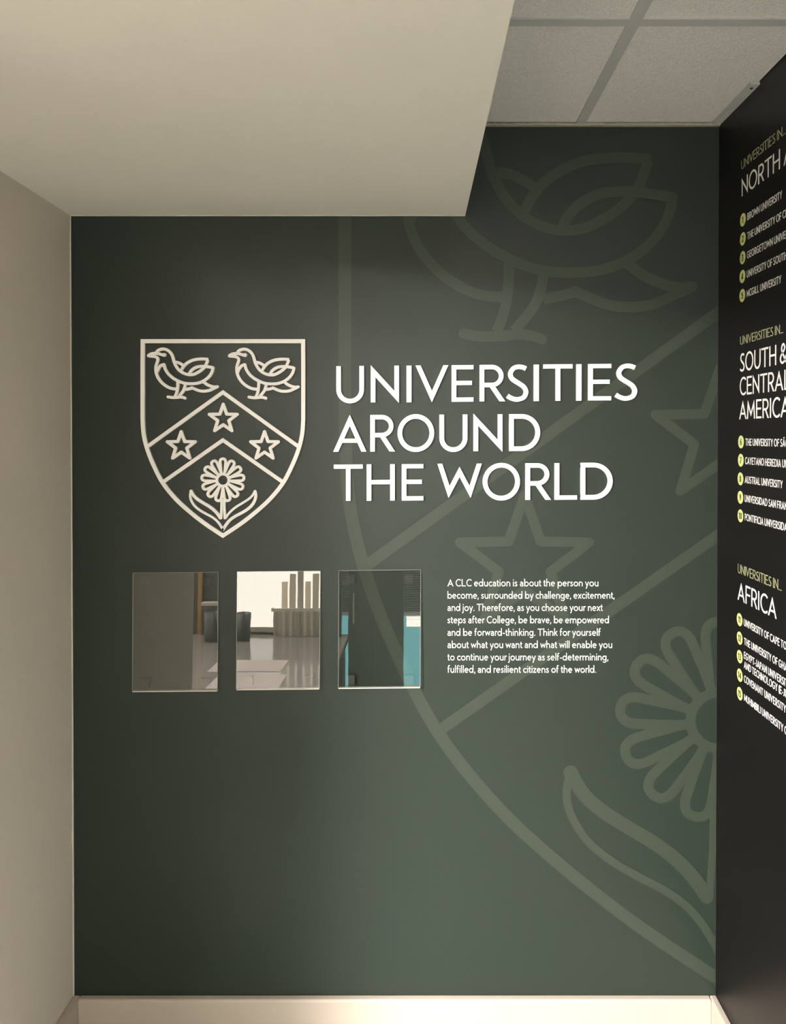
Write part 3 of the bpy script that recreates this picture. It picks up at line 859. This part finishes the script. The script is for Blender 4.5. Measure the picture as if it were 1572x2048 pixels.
# framed glowing panes, for the windows and the added white panel
def window(name, x0, x1, z0, z1, y, pane, tk=.03):
    w = empty(name, ((x0+x1)/2, y, z0)); w['kind'] = 'structure'
    MB().box((x0, y-.01, z0), (x1, y, z1)).build('pane', pane, w)
    fr = MB(); fr.box((x0-tk,y-.03,z0-tk),(x0,y+.01,z1+tk)); fr.box((x1,y-.03,z0-tk),(x1+tk,y+.01,z1+tk)); fr.box((x0,y-.03,z1),(x1,y+.01,z1+tk)); fr.box((x0,y-.03,z0-tk),(x1,y+.01,z0))
    fr.build('window_frame', ROOMW, w); return w
WHITE_GLOW = emit('white_glow', (1.0,.91,.78), 5.8)
TEAL = emit('teal_daylight', (.20,.56,.58), 3.0)
a = refl_y(468, 1266, BACKY-.03); b = refl_y(665, 1100, BACKY-.03)
part = struct('wall_divider', MB().box((-2.4, BACKY-.14, 0), (b.x+.05, BACKY-.06, 1.9)), DARK)
window('white_glow_panel', a.x, b.x, DZ+.035, 1.45, BACKY-.05, WHITE_GLOW)  # added glow in place of the white wall behind the table, not a known window
# two mugs
def mug(cpx, by, r, hgt, lab, handle):
    c = refl_z(cpx, by, DZ)
    m = empty('mug', (c.x, c.y, DZ)); tag(m, lab, 'mug', 'black mugs on the low table')
    MB().lathe((c.x, c.y, DZ), [(r*.86,0),(r*.9,.004),(r,hgt),(r*.92,hgt),(r*.82,.008)], 40).build('body', DARK, m, smooth=True)
    if handle:
        MB().tube([(c.x+handle*(r*.9+.035*math.sin(t)), c.y, DZ+hgt*.5+hgt*.32*math.cos(t)) for t in [math.pi*i/14 for i in range(15)]], .006).build('handle', DARK, m, smooth=True)
mug(425, 1282, .055, .17, 'black mug with a handle on the low table', 1)
mug(485, 1280, .050, .165, 'straight black tumbler on the low table', 0)
# ribbed clear basket with upright folders
p0 = refl_z(548, 1270, DZ); p1 = refl_z(660, 1270, DZ)
bx = empty('storage_basket', ((p0.x+p1.x)/2, p0.y+.02, DZ)); tag(bx, 'cloudy clear ribbed basket on the low table by the glowing white panel', 'basket')
y0 = p0.y+.035
body = MB(); body.box((p0.x, y0, DZ), (p1.x, y0+.004, DZ+.16)); body.box((p0.x, y0-.03, DZ), (p0.x+.004, y0, DZ+.16)); body.box((p1.x-.004, y0-.03, DZ), (p1.x, y0, DZ+.16))
for i in range(9):
    pass
body.build('body', CLEARP, bx)
for i in range(8):
    x = p0.x+(p1.x-p0.x)*(i+.5)/8
    MB().box((x-.009, y0+.004, DZ+.002), (x+.009, y0+.011, DZ+.154)).build('rib', LETTER if i % 3 else GRID, bx)
MB().box((p0.x-.012, y0-.001, DZ+.155), (p1.x+.012, y0+.016, DZ+.175)).box((p0.x-.012, y0-.03, DZ+.16), (p0.x-.001, y0-.001, DZ+.175)).box((p1.x+.001, y0-.03, DZ+.16), (p1.x+.012, y0-.001, DZ+.175)).build('rim', LETTER, bx)
for i in range(6):
    x = p0.x+.05+(p1.x-p0.x-.06)*i/6
    o = MB().box((x, y0-.026, DZ+.001), (x+.036, y0-.006, DZ+.34+.05*((i*7) % 3))).build('brochure', [SLEEVE, CLEARP, PAPER][i % 3], None, bevel=.002)
    tag(o, '%s upright brochure standing in the clear basket, %s from the white panel side' % (['pale','cloudy','grey'][i % 3], ORD[i]), 'brochure', 'brochures in the basket')
d0 = refl_z(404, 1270, DZ); d1 = refl_z(446, 1270, DZ); dt = refl_y(420, 1206, d0.y+.02)
db = empty('document_box', ((d0.x+d1.x)/2, d0.y, DZ)); tag(db, 'dark box with a pale lid on the low table behind the mugs', 'box')
MB().box((d0.x, d0.y-.03, DZ), (d1.x+.03, d0.y+.02, dt.z-.02)).build('body', DARK, db, bevel=.003)
MB().box((d0.x-.006, d0.y-.034, dt.z-.02), (d1.x+.036, d0.y+.026, dt.z)).build('lid', PAPER, db, bevel=.003)
# papers on the desk
for k, (pa, pb) in enumerate((((440,1320),(560,1343)), ((440,1348),(555,1377)))):
    A = refl_z(pa[0], pa[1], DZ); B = refl_z(pb[0], pb[1], DZ)
    o = MB().box((A.x, B.y, DZ), (B.x, A.y, DZ+.002)).build('paper_sheet', PAPER)
    tag(o, ['sheet of paper on the low table nearer the mugs','sheet of paper on the low table nearer the front edge'][k], 'paper', 'papers on the low table')
# timber post and dark pin board seen past the left wall
P = refl_y(399, 1200, BACKY-.03); o = MB().box((P.x-.011, P.y-.018, 0), (P.x+.011, P.y+.016, 1.7)).build('timber_post', TIMBER); tag(o, 'narrow orange timber post behind the low table', 'post')
window('window_3', -1.0, 2.2, .45, 2.05, ROOM_Y+.02, emit('rear_daylight', (1.0,.96,.88), WINDOW_POWER))
# rear window with blind, seen in the right-hand holder
ry = -3.3
A = refl_y(664, 1238, ry); B = refl_y(850, 1372, ry); Cc = refl_y(850, 1120, ry)
struct('wall_screen', MB().box((A.x-.12, ry-.10, 0), (B.x+.25, ry-.04, A.z+.55)), DARK)
W2 = window('window_2', A.x, B.x+.12, max(.06, B.z), A.z+.02, ry-.03, TEAL, .02)
K0 = refl_y(812, 1252, ry-.03); K1 = refl_y(850, 1226, ry-.03)
MB().box((K0.x, ry-.03, K0.z), (K1.x, ry-.026, min(K1.z, A.z+.015))).build('pane', WHITE_GLOW, W2)
bl = empty('venetian_blind', ((A.x+B.x)/2, ry+.02, A.z)); tag(bl, 'dark venetian blind hanging over the turquoise window', 'blind')
sl = MB(); z = A.z
while z < A.z+.46:
    sl.add([(A.x-.05, ry+.005, z), (B.x+.15, ry+.005, z), (B.x+.15, ry+.03, z+.006), (A.x-.05, ry+.03, z+.006)], [(0,1,2,3)]); z += .016
sl.build('slats', LETTER, bl)
MB().box((A.x-.06, ry, A.z+.47), (B.x+.16, ry+.045, A.z+.51)).build('head_rail', DARK, bl)
Q0 = refl_y(696, 1300, ry+.25); Q1 = refl_y(806, 1360, ry+.25)
cab = empty('office_cabinet', ((Q0.x+Q1.x)/2, ry+.2, 0)); tag(cab, 'dark cabinet in front of the turquoise window', 'cabinet')
MB().box((Q0.x, ry+.06, 0), (Q1.x, ry+.25, A.z+.62)).build('carcass', BLACK, cab, bevel=.004)
MB().box(((Q0.x+Q1.x)/2-.003, ry+.25, .1), ((Q0.x+Q1.x)/2+.003, ry+.252, A.z+.3)).build('door_gap', INK, cab)
MB().box((Q0.x+.03, ry+.25, .55), (Q0.x+.04, ry+.262, .75)).build('handle', CLEARP, cab)
